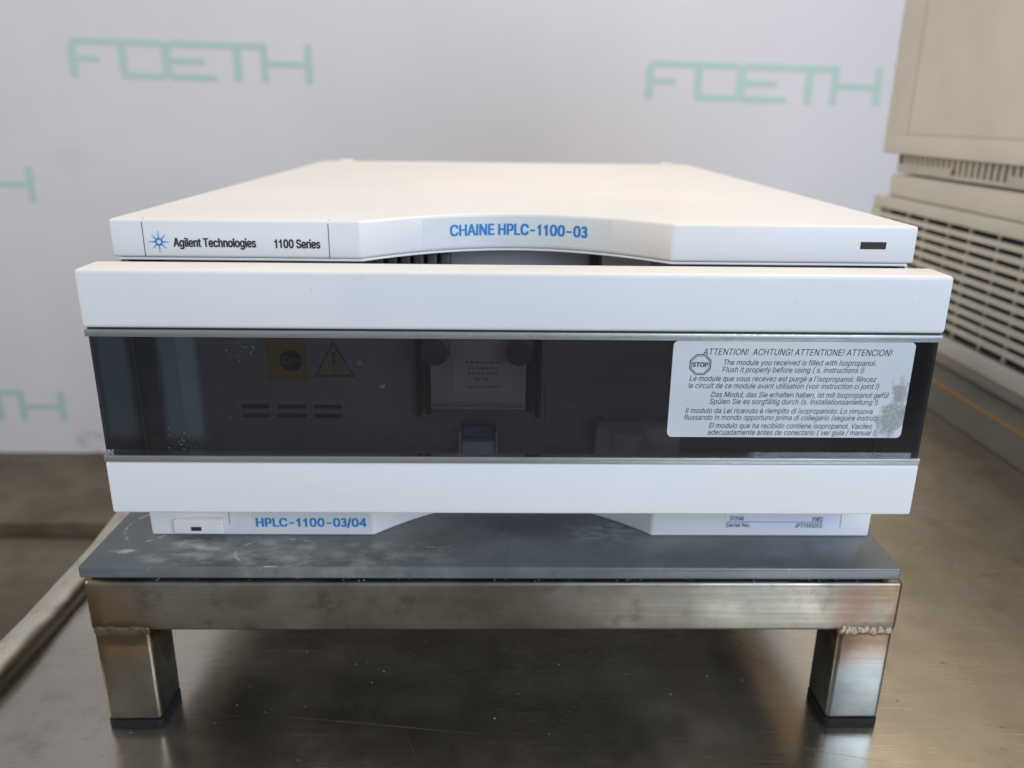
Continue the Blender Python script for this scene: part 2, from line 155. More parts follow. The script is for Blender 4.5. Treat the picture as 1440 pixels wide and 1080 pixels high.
# ------------------------------------------------------------------ materials
class NT:
    def __init__(s, name):
        s.m = bpy.data.materials.new(name); s.m.use_nodes = True; s.t = s.m.node_tree
        s.b = s.t.nodes['Principled BSDF']; s.out = s.t.nodes['Material Output']
        s.co = s.t.nodes.new('ShaderNodeTexCoord')
    def n(s, typ, **kw):
        x = s.t.nodes.new(typ)
        for k, v in kw.items(): setattr(x, k, v)
        return x
    def l(s, a, b): s.t.links.new(a, b)
    def val(s, sock, v):
        if hasattr(v, 'is_linked') or isinstance(v, bpy.types.NodeSocket): s.l(v, sock)
        else: sock.default_value = v
    def coord(s, scale=(1, 1, 1), loc=(0, 0, 0)):
        mp = s.n('ShaderNodeMapping'); s.l(s.co.outputs['Object'], mp.inputs[0])
        mp.inputs['Scale'].default_value = scale; mp.inputs['Location'].default_value = loc
        return mp.outputs[0]
    def noise(s, scale, detail=4, rough=0.55, vec=None, dist=0):
        x = s.n('ShaderNodeTexNoise'); x.inputs['Scale'].default_value = scale; x.inputs['Detail'].default_value = detail
        x.inputs['Roughness'].default_value = rough; x.inputs['Distortion'].default_value = dist
        s.l(vec if vec is not None else s.co.outputs['Object'], x.inputs['Vector']); return x.outputs[0]
    def ramp(s, v, a, b, lo=0.0, hi=1.0):
        x = s.n('ShaderNodeMapRange'); x.interpolation_type = 'SMOOTHSTEP'
        s.val(x.inputs[0], v)
        for i, k in enumerate((a, b, lo, hi)): x.inputs[1+i].default_value = k
        return x.outputs[0]
    def math(s, op, a, b=0.0, c=0.0):
        x = s.n('ShaderNodeMath', operation=op)
        s.val(x.inputs[0], a); s.val(x.inputs[1], b); s.val(x.inputs[2], c); return x.outputs[0]
    def mix(s, f, a, b):
        x = s.n('ShaderNodeMix', data_type='RGBA')
        s.val(x.inputs[0], f); s.val(x.inputs[6], a if not isinstance(a, tuple) else (*a, 1)); s.val(x.inputs[7], b if not isinstance(b, tuple) else (*b, 1))
        return x.outputs[2]
    def bump(s, h, strength=0.2, dist=0.001):
        x = s.n('ShaderNodeBump'); x.inputs['Strength'].default_value = strength; x.inputs['Distance'].default_value = dist
        s.l(h, x.inputs['Height']); s.l(x.outputs[0], s.b.inputs['Normal'])
    def spot(s, cx, cy, r0, r1, axes=(0, 1), stretch=(1, 1), wob=0.0, wscale=60):
        """1 inside radius r0, 0 outside r1, round a place in object coordinates, edge broken by noise"""
        sp = s.n('ShaderNodeSeparateXYZ'); s.l(s.co.outputs['Object'], sp.inputs[0])
        dx = s.math('MULTIPLY', s.math('SUBTRACT', sp.outputs[axes[0]], cx), stretch[0])
        dy = s.math('MULTIPLY', s.math('SUBTRACT', sp.outputs[axes[1]], cy), stretch[1])
        d = s.math('SQRT', s.math('ADD', s.math('MULTIPLY', dx, dx), s.math('MULTIPLY', dy, dy)))
        if wob: d = s.math('ADD', d, s.math('MULTIPLY', s.math('SUBTRACT', s.noise(wscale, 4), 0.5), wob))
        s.lastd = d
        return s.ramp(d, r0, r1, 1.0, 0.0)
    def set(s, col=None, rough=None, metal=None, spec=None):
        if col is not None: s.val(s.b.inputs['Base Color'], (*col, 1) if isinstance(col, tuple) else col)
        if rough is not None: s.val(s.b.inputs['Roughness'], rough)
        if metal is not None: s.val(s.b.inputs['Metallic'], metal)
        if spec is not None: s.b.inputs['Specular IOR Level'].default_value = spec
        return s
def plain(name, col, rough=0.5, metal=0.0, spec=0.5, var=0.0, vs=40, bump=0.0, bs=900):
    t = NT(name)
    if var: t.set(col=t.mix(t.noise(vs, 5), tuple(c*(1-var) for c in col), tuple(min(1, c*(1+var)) for c in col)))
    else: t.set(col=col)
    t.set(rough=rough, metal=metal, spec=spec)
    if bump: t.bump(t.noise(bs, 3), bump, 0.0004)
    return t.m

def plastic_white():
    t = NT('white_plastic')
    big = t.noise(9, 4); fine = t.noise(160, 5)
    c = t.mix(t.ramp(big, 0.35, 0.7), (0.70, 0.70, 0.69), (0.745, 0.735, 0.715))
    sp = t.ramp(t.noise(620, 2), 0.735, 0.78)            # tiny grime specks
    sc = t.ramp(t.noise(24, 5, 0.7, t.coord((1, 1, 3))), 0.60, 0.74, 0, 0.13)
    c = t.mix(sc, c, (0.42, 0.38, 0.32)); c = t.mix(t.math('MULTIPLY', sp, 0.45), c, (0.2, 0.17, 0.13))
    t.set(col=c, rough=t.ramp(fine, 0.2, 0.8, 0.38, 0.52), spec=0.4)
    yel = t.ramp(t.noise(5, 3, 0.5, t.coord((1, 1, 1), (4, 2, 9))), 0.45, 0.75, 0, 0.35)
    t.l(t.mix(yel, c, (0.70, 0.665, 0.58)), t.b.inputs['Base Color'])
    t.bump(t.noise(1800, 2), 0.10, 0.0003)
    return t.m
M = {}
M['white'] = plastic_white()
M['label_clear'] = plain('printed_tape', (0.67, 0.685, 0.66), 0.24, spec=0.5, var=0.03, vs=60)
M['label_white'] = plain('printed_paper', (0.70, 0.72, 0.80), 0.35, var=0.03, vs=60)
M['blue_ink'] = plain('blue_ink', (0.008, 0.20, 0.52), 0.4)
M['black_ink'] = plain('black_ink', (0.018, 0.018, 0.022), 0.45)
M['logo_blue'] = plain('emblem_blue', (0.02, 0.23, 0.55), 0.4)
M['dark'] = plain('black_plastic', (0.012, 0.012, 0.013), 0.5)
M['lamp'] = plain('indicator_lens', (0.03, 0.028, 0.028), 0.18)
M['seam'] = plain('seam_shadow_gap', (0.05, 0.05, 0.05), 0.8)
def silver():
    t = NT('silver_trim'); v = t.coord((12, 1, 900)); g = t.noise(3, 3, 0.6, v)
    g2 = t.noise(900, 2, 0.6, t.coord((1, 1, 1)))
    t.set(col=t.mix(g, (0.30, 0.31, 0.30), (0.46, 0.47, 0.46)), rough=t.ramp(g2, 0.3, 0.7, 0.30, 0.45), metal=0.75); t.bump(g, 0.2, 0.0003); return t.m
M['silver'] = silver()
def smoked():
    t = NT('smoked_window')
    tr = t.n('ShaderNodeBsdfTransparent'); tr.inputs[0].default_value = (0.60, 0.595, 0.615, 1)
    gl = t.n('ShaderNodeBsdfGlossy'); gl.inputs['Roughness'].default_value = 0.035; gl.inputs['Color'].default_value = (1, 1, 1, 1)
    fr = t.n('ShaderNodeFresnel'); fr.inputs[0].default_value = 1.5
    df = t.n('ShaderNodeBsdfDiffuse'); df.inputs['Color'].default_value = (0.13, 0.13, 0.14, 1)
    dust = t.math('ADD', t.ramp(t.noise(14, 6, 0.65), 0.42, 0.75, 0.05, 0.12), t.ramp(t.noise(700, 2), 0.70, 0.76, 0, 0.35))
    m1 = t.n('ShaderNodeMixShader'); t.l(dust, m1.inputs[0]); t.l(tr.outputs[0], m1.inputs[1]); t.l(df.outputs[0], m1.inputs[2])
    m2 = t.n('ShaderNodeMixShader'); t.l(fr.outputs[0], m2.inputs[0]); t.l(m1.outputs[0], m2.inputs[1]); t.l(gl.outputs[0], m2.inputs[2])
    t.l(m2.outputs[0], t.out.inputs[0]); t.t.nodes.remove(t.b); return t.m
M['smoked'] = smoked()
def sticker():
    t = NT('warning_sticker_paper')           # object origin = instrument origin
    p = t.ramp(t.noise(30, 4), 0.35, 0.7)
    c = t.mix(p, (0.53, 0.55, 0.56), (0.60, 0.62, 0.63))
    a = t.spot(0.1570, 0.0735, 0.0045, 0.0075, (0, 2), (1, 0.8), 0.010, 240)
    b = t.spot(0.1590, 0.0850, 0.0030, 0.0058, (0, 2), (1.2, 0.8), 0.010, 240)
    w = t.math('MULTIPLY', t.math('MAXIMUM', a, b), t.ramp(t.noise(900, 4, 0.7), 0.3, 0.6, 0.5, 1.0))
    c = t.mix(w, c, (0.27, 0.28, 0.27))
    d = t.ramp(t.noise(260, 5, 0.7), 0.66, 0.74, 0, 0.3)
    t.set(col=t.mix(d, c, (0.40, 0.38, 0.33)), rough=0.42, spec=0.4); return t.m
M['sticker'] = sticker()
M['yellow'] = plain('yellow_label', (0.28, 0.20, 0.035), 0.4, var=0.1)
M['yellow2'] = plain('pale_yellow_label', (0.23, 0.22, 0.065), 0.4, var=0.1)
M['inner'] = plain('inner_panel_grey', (0.25, 0.25, 0.265), 0.45, var=0.08, vs=14)
M['inner_dark'] = plain('inner_dark_metal', (0.05, 0.05, 0.05), 0.45)
M['inner_light'] = plain('inner_light_plastic', (0.55, 0.56, 0.66), 0.4, var=0.06)
M['inner_mid'] = plain('inner_mid_plastic', (0.42, 0.42, 0.43), 0.4, var=0.08)
M['knob'] = plain('knurled_knob_black', (0.09, 0.09, 0.095), 0.25)
M['bright'] = plain('bright_metal', (0.7, 0.68, 0.6), 0.25, metal=1.0)

def plate_mat():
    t = NT('grey_plate')          # object origin at instrument origin
    base = t.mix(t.noise(40, 5), (0.085, 0.097, 0.100), (0.115, 0.128, 0.130))
    haze = t.ramp(t.noise(22, 6, 0.62, t.coord((1, 1.6, 1))), 0.42, 0.78, 0, 0.20)
    c = t.mix(haze, base, (0.34, 0.37, 0.38))
    def smear(cx, cy, r0, r1, st, wob, ws, k, gate):
        g = t.spot(cx, cy, r0, r1, (0, 1), st, wob, ws)
        return t.math('MULTIPLY', t.math('MULTIPLY', g, k), t.ramp(t.noise(gate*0.4, 5, 0.62, t.coord((1, 1.8, 1))), 0.38, 0.68))
    def ring(cx, cy, r, w, st, wob, ws, k, gate):
        t.spot(cx, cy, r, r+w, (0, 1), st, wob, ws); d = t.lastd
        e = t.ramp(t.math('ABSOLUTE', t.math('SUBTRACT', d, r)), 0, w, 1, 0)
        return t.math('MULTIPLY', t.math('MULTIPLY', e, k), t.ramp(t.noise(gate, 4, 0.6), 0.47, 0.60))
    ms = [smear(-0.112, -0.016, 0.010, 0.030, (0.75, 1.8), 0.016, 70, 0.42, 150),
          smear(-0.148, -0.010, 0.003, 0.014, (0.7, 1.6), 0.014, 110, 0.70, 170),
          smear(-0.075, -0.020, 0.010, 0.040, (0.6, 1.8), 0.016, 80, 0.25, 190),
          smear(-0.178, -0.0155, 0.0008, 0.0050, (0.55, 1.6), 0.006, 200, 0.95, 300),
          smear(-0.150, -0.022, 0.010, 0.018, (0.7, 2.6), 0.014, 90, 0.35, 200),
          smear(0.045, 0.004, 0.004, 0.020, (0.7, 1.2), 0.014, 80, 0.30, 420),
          ring(-0.108, -0.016, 0.0190, 0.0011, (0.95, 1.5), 0.0045, 45, 0.75, 70),
          ring(-0.176, 0.008, 0.0125, 0.0010, (1.1, 0.85), 0.0030, 60, 0.65, 80),
          ring(-0.040, 0.010, 0.0310, 0.0012, (0.8, 1.5), 0.0060, 40, 0.35, 60)]
    a = ms[0]
    for k in ms[1:]: a = t.math('MAXIMUM', a, k)
    c = t.mix(a, c, (0.50, 0.52, 0.51))
    dots = t.math('MULTIPLY', t.ramp(t.noise(420, 3, 0.6), 0.70, 0.76), 0.6)
    c = t.mix(dots, c, (0.45, 0.46, 0.44))
    r = t.math('ADD', t.ramp(t.noise(30, 5), 0.3, 0.7, 0.16, 0.30), t.math('MULTIPLY', a, 0.3))
    t.set(col=c, rough=r, spec=0.5); t.bump(t.noise(500, 4), 0.05, 0.0003); return t.m
M['plate'] = plate_mat()

def steel(name, dark, light, rlo, rhi, grain=(4, 4, 260), stain=None, metal=1.0, scr=True):
    t = NT(name)
    g = t.noise(3, 4, 0.6, t.coord(grain)); big = t.noise(16, 5, 0.6); b2 = t.noise(60, 5, 0.65)
    c = t.mix(t.ramp(big, 0.3, 0.72), dark, light)
    c = t.mix(t.ramp(g, 0.3, 0.7, 0, 0.22), c, tuple(x*0.62 for x in dark))
    c = t.mix(t.ramp(b2, 0.52, 0.70, 0, 0.6), c, tuple(x*0.62 for x in dark))
    c = t.mix(t.ramp(t.noise(230, 4, 0.7), 0.62, 0.74, 0, 0.5), c, tuple(x*0.5 for x in dark))
    if stain is not None: c = stain(t, c)
    r = t.math('ADD', t.ramp(t.noise(45, 5), 0.3, 0.7, rlo, rhi), t.ramp(g, 0.3, 0.7, 0, 0.07))
    t.set(col=c, rough=r, metal=metal); t.bump(g, 0.12, 0.0002); return t.m
def heat(t, c):
    # heat tint and rust stains on the stand, in scene metres (object origin = stand base)
    sy = t.n('ShaderNodeSeparateXYZ'); t.l(t.co.outputs['Object'], sy.inputs[0])
    near = t.ramp(sy.outputs[1], -0.012, 0.006, 1, 0)            # only at the welded front corners
    def st(cx, cz, r0, r1, s, wob, ws, k, col, c):
        g = t.math('MULTIPLY', t.spot(cx, cz, r0, r1, (0, 2), s, wob, ws), near)
        return t.mix(t.math('MULTIPLY', g, k), c, col)
    c = st(0.160, 0.069, 0.005, 0.017, (1.0, 0.9), 0.022, 90, 0.9, (0.17, 0.11, 0.085), c)
    c = st(0.172, 0.079, 0.002, 0.012, (1.0, 0.9), 0.012, 90, 0.6, (0.16, 0.10, 0.055), c)
    c = st(0.166, 0.044, 0.004, 0.016, (0.8, 1.0), 0.018, 90, 0.85, (0.19, 0.12, 0.085), c)
    c = st(0.166, 0.018, 0.010, 0.026, (0.9, 0.8), 0.010, 60, 0.75, (0.25, 0.29, 0.31), c)
    c = st(-0.190, 0.060, 0.006, 0.030, (0.9, 0.7), 0.020, 60, 0.65, (0.26, 0.17, 0.10), c)
    c = st(-0.182, 0.046, 0.004, 0.014, (0.5, 1.1), 0.012, 90, 0.60, (0.30, 0.19, 0.10), c)
    c = st(-0.125, 0.072, 0.002, 0.010, (0.6, 1.0), 0.012, 90, 0.45, (0.16, 0.12, 0.09), c)
    c = st(-0.193, 0.055, 0.001, 0.010, (1.3, 0.25), 0.010, 120, 0.7, (0.13, 0.08, 0.05), c)
    c = st(0.179, 0.060, 0.001, 0.008, (1.3, 0.25), 0.010, 120, 0.7, (0.14, 0.085, 0.055), c)
    c = st(-0.181, 0.0535, 0.004, 0.0085, (0.32, 1.0), 0.007, 150, 0.85, (0.12, 0.075, 0.045), c)
    c = st(0.167, 0.0535, 0.004, 0.0085, (0.32, 1.0), 0.007, 150, 0.85, (0.13, 0.085, 0.06), c)
    c = st(0.105, 0.070, 0.006, 0.030, (0.5, 1.0), 0.020, 60, 0.4, (0.30, 0.30, 0.26), c)
    return c
M['stand'] = steel('brushed_stand_steel', (0.185, 0.162, 0.13), (0.35, 0.325, 0.28), 0.28, 0.42, (5, 5, 240), heat)
M['weld'] = plain('weld_metal', (0.22, 0.175, 0.125), 0.36, metal=1.0, var=0.6, vs=330, bump=0.4, bs=700)
M['rubber'] = plain('black_rubber', (0.012, 0.012, 0.012), 0.6, spec=0.2)
def rim_seam_brown(t, c):
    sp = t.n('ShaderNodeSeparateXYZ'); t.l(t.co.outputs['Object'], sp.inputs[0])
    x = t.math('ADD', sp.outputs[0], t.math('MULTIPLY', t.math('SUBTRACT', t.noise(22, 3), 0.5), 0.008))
    return t.mix(t.ramp(x, -0.6645, -0.6600, 0, 0.85), c, (0.13, 0.10, 0.07))   # darker brown along the seam with the table top
def table_mat():
    t = NT('worn_table_steel')
    big = t.noise(5, 5, 0.6); med = t.noise(28, 6, 0.65); g = t.noise(3, 3, 0.6, t.coord((8, 240, 4)))
    c = t.mix(t.ramp(big, 0.3, 0.7), (0.50, 0.435, 0.352), (0.68, 0.615, 0.52))
    c = t.mix(t.ramp(med, 0.52, 0.75, 0, 0.5), c, (0.30, 0.25, 0.19))
    spk = t.ramp(t.noise(330, 3, 0.6), 0.725, 0.77)
    spk2 = t.ramp(t.noise(240, 2, 0.5, t.coord((1, 1, 1), (3, 5, 0))), 0.745, 0.78)
    wet = t.ramp(t.noise(95, 5, 0.75, t.coord((0.5, 1.6, 1), (1, 2, 0))), 0.67, 0.71, 0, 0.8)
    c = t.mix(wet, c, (0.13, 0.085, 0.055))
    c = t.mix(t.math('MULTIPLY', spk2, 0.8), c, (0.07, 0.05, 0.035))
    r = t.math('ADD', t.ramp(t.noise(12, 6, 0.6), 0.3, 0.7, 0.17, 0.27), t.ramp(g, 0.3, 0.7, 0, 0.05))
    def hair(ang, sx, sy, lo, hi, k, off):
        mp = t.n('ShaderNodeMapping'); t.l(t.co.outputs['Object'], mp.inputs[0]); mp.inputs['Rotation'].default_value = (0, 0, math.radians(ang))
        mp.inputs['Scale'].default_value = (sx, sy, 1); mp.inputs['Location'].default_value = (off, off*2, 0)
        return t.math('MULTIPLY', t.ramp(t.noise(1, 3, 0.6, mp.outputs[0]), lo, hi), k)
    hr = hair(2, 14, 900, 0.60, 0.70, 0.30, 3)
    for a_, x_, y_, lo_, hi_, k_, o_ in ((-14, 10, 620, 0.70, 0.735, 0.8, 7), (24, 12, 700, 0.715, 0.74, 0.7, 11), (63, 14, 700, 0.72, 0.745, 0.6, 17), (-48, 12, 650, 0.72, 0.745, 0.6, 23)):
        hr = t.math('MAXIMUM', hr, hair(a_, x_, y_, lo_, hi_, k_, o_))
    c = t.mix(t.math('MULTIPLY', hr, 0.45), c, (0.78, 0.72, 0.62)); r = t.math('ADD', r, t.math('MULTIPLY', hr, 0.16))
    # dust lies on the metal: not metallic where it does
    film = t.ramp(t.noise(20, 6, 0.6, t.coord((1, 1, 1), (7, 1, 0))), 0.35, 0.75, 0.03, 0.12)
    non = t.math('MAXIMUM', t.math('MULTIPLY', spk, 0.75), film)
    c = t.mix(non, c, (0.42, 0.38, 0.32))
    t.set(col=c, rough=t.math('ADD', r, t.math('MULTIPLY', spk, 0.3)), metal=t.math('SUBTRACT', 1.0, non))
    t.bump(t.math('ADD', t.noise(7, 3), t.math('MULTIPLY', t.noise(260, 3), 0.03)), 0.35, 0.0012); return t.m
M['table'] = table_mat()
M['rim'] = steel('table_rim_steel', (0.66, 0.58, 0.43), (0.90, 0.84, 0.71), 0.30, 0.40, (20, 2, 20), rim_seam_brown)
def beige(name, a, b, rough=0.5):
    t = NT(name); t.set(col=t.mix(t.ramp(t.noise(10, 5), 0.3, 0.7), a, b), rough=rough, spec=0.35)
    t.bump(t.noise(1500, 2), 0.12, 0.0003); return t.m
M['beige'] = beige('aged_beige_plastic', (0.63, 0.60, 0.515), (0.69, 0.66, 0.575))
M['beige_light'] = beige('pale_grey_beige_plastic', (0.50, 0.475, 0.42), (0.56, 0.53, 0.47))
M['plinth'] = beige('plinth_grey', (0.33, 0.30, 0.25), (0.38, 0.35, 0.29))
M['slot'] = plain('dark_vent_interior', (0.02, 0.019, 0.017), 0.7)
M['board'] = beige('grey_board', (0.20, 0.175, 0.145), (0.25, 0.22, 0.185), 0.45)
M['edge'] = plain('ochre_edge_band', (0.50, 0.27, 0.05), 0.45)
def wall_mat():
    t = NT('white_wall'); c = t.mix(t.ramp(t.noise(1.2, 4), 0.3, 0.7), (0.68, 0.70, 0.765), (0.735, 0.74, 0.79))
    g = t.math('MULTIPLY', t.spot(-1.39, 0.015, 0.02, 0.10, (0, 2), (1, 0.8), 0.09, 9), t.ramp(t.noise(22, 5, .7), 0.45, 0.6, 0, 0.5))
    c = t.mix(g, c, (0.28, 0.26, 0.25))
    g2 = t.math('MULTIPLY', t.spot(-1.33, 0.99, 0.01, 0.06, (0, 2), (0.6, 1), 0.05, 12), 0.10)
    c = t.mix(g2, c, (0.4, 0.4, 0.42))
    t.set(col=c, rough=0.55, spec=0.3); t.bump(t.noise(2.2, 3, 0.5, t.coord((1, 1, 0.35))), 0.5, 0.035); return t.m
M['wall'] = wall_mat()
M['green'] = plain('mint_print', (0.46, 0.655, 0.61), 0.5, var=0.05, vs=3)
def floor_mat():
    t = NT('concrete_floor'); c = t.mix(t.ramp(t.noise(3.2, 6, 0.66), 0.33, 0.66), (0.080, 0.064, 0.045), (0.165, 0.138, 0.100))
    c = t.mix(t.ramp(t.noise(9, 6, 0.7, t.coord((1, 3, 1))), 0.5, 0.75, 0, 0.5), c, (0.10, 0.08, 0.055))
    t.set(col=c, rough=0.55, spec=0.3); t.bump(t.noise(40, 5), 0.2, 0.003); return t.m
M['floor'] = floor_mat()
M['floor_strip'] = plain('dark_floor_strip', (0.035, 0.03, 0.025), 0.6)

TZ = -0.0908                  # table top
FZ = TZ-0.85                  # floor

# ------------------------------------------------------------------ setting
tag(finish('floor', box(-6, 6, -4, 1.690, FZ-0.1, FZ), M['floor'], org=(0, 0, FZ)), kind='structure')
tag(finish('floor', box(-6, 6, 1.784, 4, FZ-0.1, FZ), M['floor'], org=(0, 1.784, FZ)), kind='structure')
tag(finish('floor_dark_strip', box(-6, 6, 1.690, 1.784, FZ-0.12, FZ-0.045), M['floor_strip'], org=(0, 1.69, FZ)), kind='structure')  # dark strip sunk a little below the floor surface
wall = tag(finish('wall', box(-5, 5, 2.285, 2.40, FZ+0.004, 2.6), M['wall'], org=(0, 2.285, FZ)), kind='structure')
def wordmark():
    """F O E T H, 718 x 108 mm, strokes in drawing units of the photographed mark"""
    st = [(0,30,0,150),(16,222,150,176),(30,128,72,96),(215,245,26,150),(222,400,0,26),(400,436,12,166),(222,400,150,176),
          (436,830,150,176),(436,578,75,99),(428,625,0,26),(705,735,0,152),(824,848,0,176),(848,1015,74,98),(1014,1040,2,176)]
    bms = []; k = 0.718/1040; kz = 0.108/176
    for i, (a, b, c, d) in enumerate(st):
        e = i*0.00004
        bms.append(prism(rrect((a-2)*k, (b+2)*k, (c-2)*kz, (d+2)*kz, 0.005, 3), 2.2835-e, 2.287, axis='y'))
    bm = merge(bms)
    for v in bm.verts: v.co.z += -0.0175*v.co.x
    return bm
wm = finish('wordmark', wordmark(), M['green'], wall)
# the mark stands in staggered rows
rows = [(-1.2825, 0.285), (0.4415, 0.244), (-2.166, -0.073), (-0.450, -0.113), (-2.185, -0.806), (-0.46, -0.846), (-1.30, -0.44), (1.27, -0.12)]
base0 = Vector(wm.location)
wm.location = base0 + Vector((rows[0][0], 0, rows[0][1]))
for x, z in rows[1:]: copyo(wm, x-rows[0][0], 0, z-rows[0][1])

# ------------------------------------------------------------------ steel work table
tb = empty('work_table', (0.4, 0.1, FZ), 'worn stainless steel work table with rounded rim under the small stand', 'table')
finish('tabletop', box(-0.2585, 1.15, -0.30, 0.95, TZ-0.004, TZ), M['table'], tb)
bm = bmesh.new()
R0 = 0.0118; cx, cz = -0.2698, TZ-0.0002
prof = [(cx+R0*math.cos(math.radians(a)), cz+R0*math.sin(math.radians(a))) for a in range(0, 360, 12)]
ys = [-0.30+1.25*i/60 for i in range(61)]
rings = []
for y in ys:
    dx = 0.0011*math.sin(y*23)+0.0006*math.sin(y*51+1); dz = 0.0009*math.sin(y*31+2)+0.0004*math.sin(y*80)
    rings.append([bm.verts.new((p[0]+dx, y, p[1]+dz)) for p in prof])
for a, b in zip(rings, rings[1:]):
    for i in range(len(prof)):
        j = (i+1) % len(prof); bm.faces.new((a[i], b[i], b[j], a[j]))
bm.faces.new(rings[0]); bm.faces.new(rings[-1][::-1])
bmesh.ops.recalc_face_normals(bm, faces=bm.faces)
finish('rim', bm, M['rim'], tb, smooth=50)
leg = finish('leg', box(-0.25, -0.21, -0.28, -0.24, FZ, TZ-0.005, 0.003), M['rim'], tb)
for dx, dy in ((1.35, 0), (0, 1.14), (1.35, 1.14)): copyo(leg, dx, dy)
# crumbs of dust and scratches on the table top
bm = bmesh.new()
for i in range(120):
    x = random.uniform(-0.15, 0.16); y = random.gauss(0.02, 0.035)
    if i > 110: x = random.uniform(-0.24, 0.45); y = random.uniform(-0.07, 0.2)
    r = random.choice([0.00008, 0.0001, 0.00012]*3+[0.00018, 0.00026])
    bmesh.ops.create_icosphere(bm, subdivisions=1, radius=r, matrix=Matrix.Translation((x, y, TZ+r*0.6)) @ Matrix.Diagonal((random.uniform(.7, 1.6), random.uniform(.7, 1.3), 0.7, 1)))
tag(finish('dust_crumbs', bm, plain('pale_dust', (0.6, 0.58, 0.53), 0.8), org=(0, 0, TZ)), 'pale dust crumbs scattered on the steel table top', 'dust', kind='stuff')
def scratch(pts, w):
    bm = bmesh.new(); prev = None
    n = 24
    for i in range(n+1):
        t = i/n; f = t*(len(pts)-1); k = min(int(f), len(pts)-2); u = f-k
        x = pts[k][0]*(1-u)+pts[k+1][0]*u+random.uniform(-1, 1)*0.00015; y = pts[k][1]*(1-u)+pts[k+1][1]*u
        ww = w*math.sin(math.pi*(0.08+0.84*t))*random.uniform(0.6, 1.2)
        a = bm.verts.new((x, y-ww, TZ+0.00012)); b = bm.verts.new((x, y+ww, TZ+0.00012))
        if prev: bm.faces.new((prev[0], a, b, prev[1]))
        prev = (a, b)
    return bm
scr = plain('scratch_bright', (0.42, 0.38, 0.31), 0.45, metal=0.6)
for p, w in (([(-0.117, -0.017), (-0.06, -0.024), (-0.015, -0.030)], 0.00010), ([(0.112, -0.030), (0.15, -0.043), (0.19, -0.052)], 0.00008),
             ([(-0.215, 0.028), (-0.196, 0.018), (-0.178, 0.013)], 0.00010), ([(0.276, 0.156), (0.284, 0.148), (0.292, 0.150)], 0.0008),
             ([(0.215, 0.075), (0.219, 0.066)], 0.0004), ([(-0.05, -0.032), (-0.045, -0.045)], 0.00010)):
    finish('scratch', scratch(p, w), scr, tb)

# ------------------------------------------------------------------ stand
SF = -0.026                                              # front face
XL, XR = -0.1947, 0.1797
ZT, ZB = -0.0095, -0.0357
st = empty('steel_stand', (0, 0, TZ), 'low welded stand of stained stainless box tube with black feet, carrying the grey plate', 'stand')
finish('beam', box(XL, XR, SF, SF+0.025, ZB, ZT, 0.0022, 4), M['stand'], st, smooth=40)
finish('beam', box(XL+0.0003, XR-0.0003, 0.34, 0.365, ZB, ZT, 0.0022, 4), M['stand'], st, smooth=40)
for x in (XL+0.0004, XR-0.0254): finish('beam', box(x, x+0.025, SF+0.0252, 0.3398, ZB+0.0003, ZT-0.0003, 0.0022, 4), M['stand'], st, smooth=40)
lg = None
for x in (XL+0.0008, XR-0.0266):
    for y in (SF+0.0003, 0.3395):
        finish('leg', box(x, x+0.0258, y, y+0.0248, TZ+0.0048, ZB+0.001, 0.0024, 4), M['stand'], st, smooth=40)
        f = prism(rrect(x-0.0003, x+0.0261, y-0.0003, y+0.0251, 0.003), TZ, TZ+0.0050, 0.0006, 2)
        finish('rubber_foot', f, M['rubber'], st, smooth=40)
def weld(x0, x1, z, y, n):
    bm = bmesh.new()
    for i in range(n):
        x = x0+(x1-x0)*i/(n-1)+random.uniform(-1, 1)*0.0007
        mt = Matrix.Translation((x, y+0.0004, z+random.uniform(-1, 1)*0.0004)) @ Matrix.Rotation(math.radians(random.uniform(10, 45)), 4, 'Y') @ Matrix.Diagonal((random.uniform(0.0019, 0.0026), random.uniform(0.0004, 0.00065), random.uniform(0.0019, 0.0029), 1))
        bmesh.ops.create_uvsphere(bm, u_segments=14, v_segments=10, radius=1, matrix=mt)
    return bm
finish('weld_bead', weld(XL+0.003, XL+0.0245, ZB+0.0002, SF-0.0002, 13), M['weld'], st, smooth=60)
finish('weld_bead', weld(XR-0.0250, XR-0.003, ZB+0.0002, SF-0.0002, 13), M['weld'], st, smooth=60)
def vweld(x, z0, z1, n):
    bm = bmesh.new()
    for i in range(n):
        z = z0+(z1-z0)*i/(n-1)
        bmesh.ops.create_uvsphere(bm, u_segments=8, v_segments=6, radius=1, matrix=Matrix.Translation((x+random.uniform(-1, 1)*0.0002, SF+0.0265, z)) @ Matrix.Diagonal((0.0011, 0.0022, 0.0011, 1)))
    return bm
finish('weld_bead', vweld(XR-0.0004, ZB+0.002, ZT-0.001, 12), M['weld'], st, smooth=60)
finish('weld_bead', vweld(XL+0.0004, ZB+0.002, ZT-0.001, 12), M['weld'], st, smooth=60)

# grey plate lying on the stand (two thin black pads between)
pl = empty('base_plate', (0, 0, 0), 'dusty dark grey plate lying on the steel stand beneath the white instrument', 'plate')
pts = [(-0.1940, -0.0290), (0.1752, -0.0296), (0.1770, 0.380), (-0.1900, 0.380)]
finish('slab', prism(pts, -0.0058, 0, 0.0009, 3), M['plate'], pl, smooth=40)
finish('edge_seal', box(-0.1915, 0.1730, -0.0235, -0.006, ZT, -0.0058), M['rubber'], pl)
finish('edge_seal', box(-0.1915, 0.1730, 0.343, 0.362, ZT, -0.0058), M['rubber'], pl)
bm = bmesh.new()
for i in range(90):
    x = random.uniform(-0.165, 0.172)
    r = random.uniform(0.0002, 0.0006)
    bmesh.ops.create_icosphere(bm, subdivisions=1, radius=r, matrix=Matrix.Translation((x, -0.0262+random.uniform(0, .0006), random.uniform(-0.0088, -0.0066))))
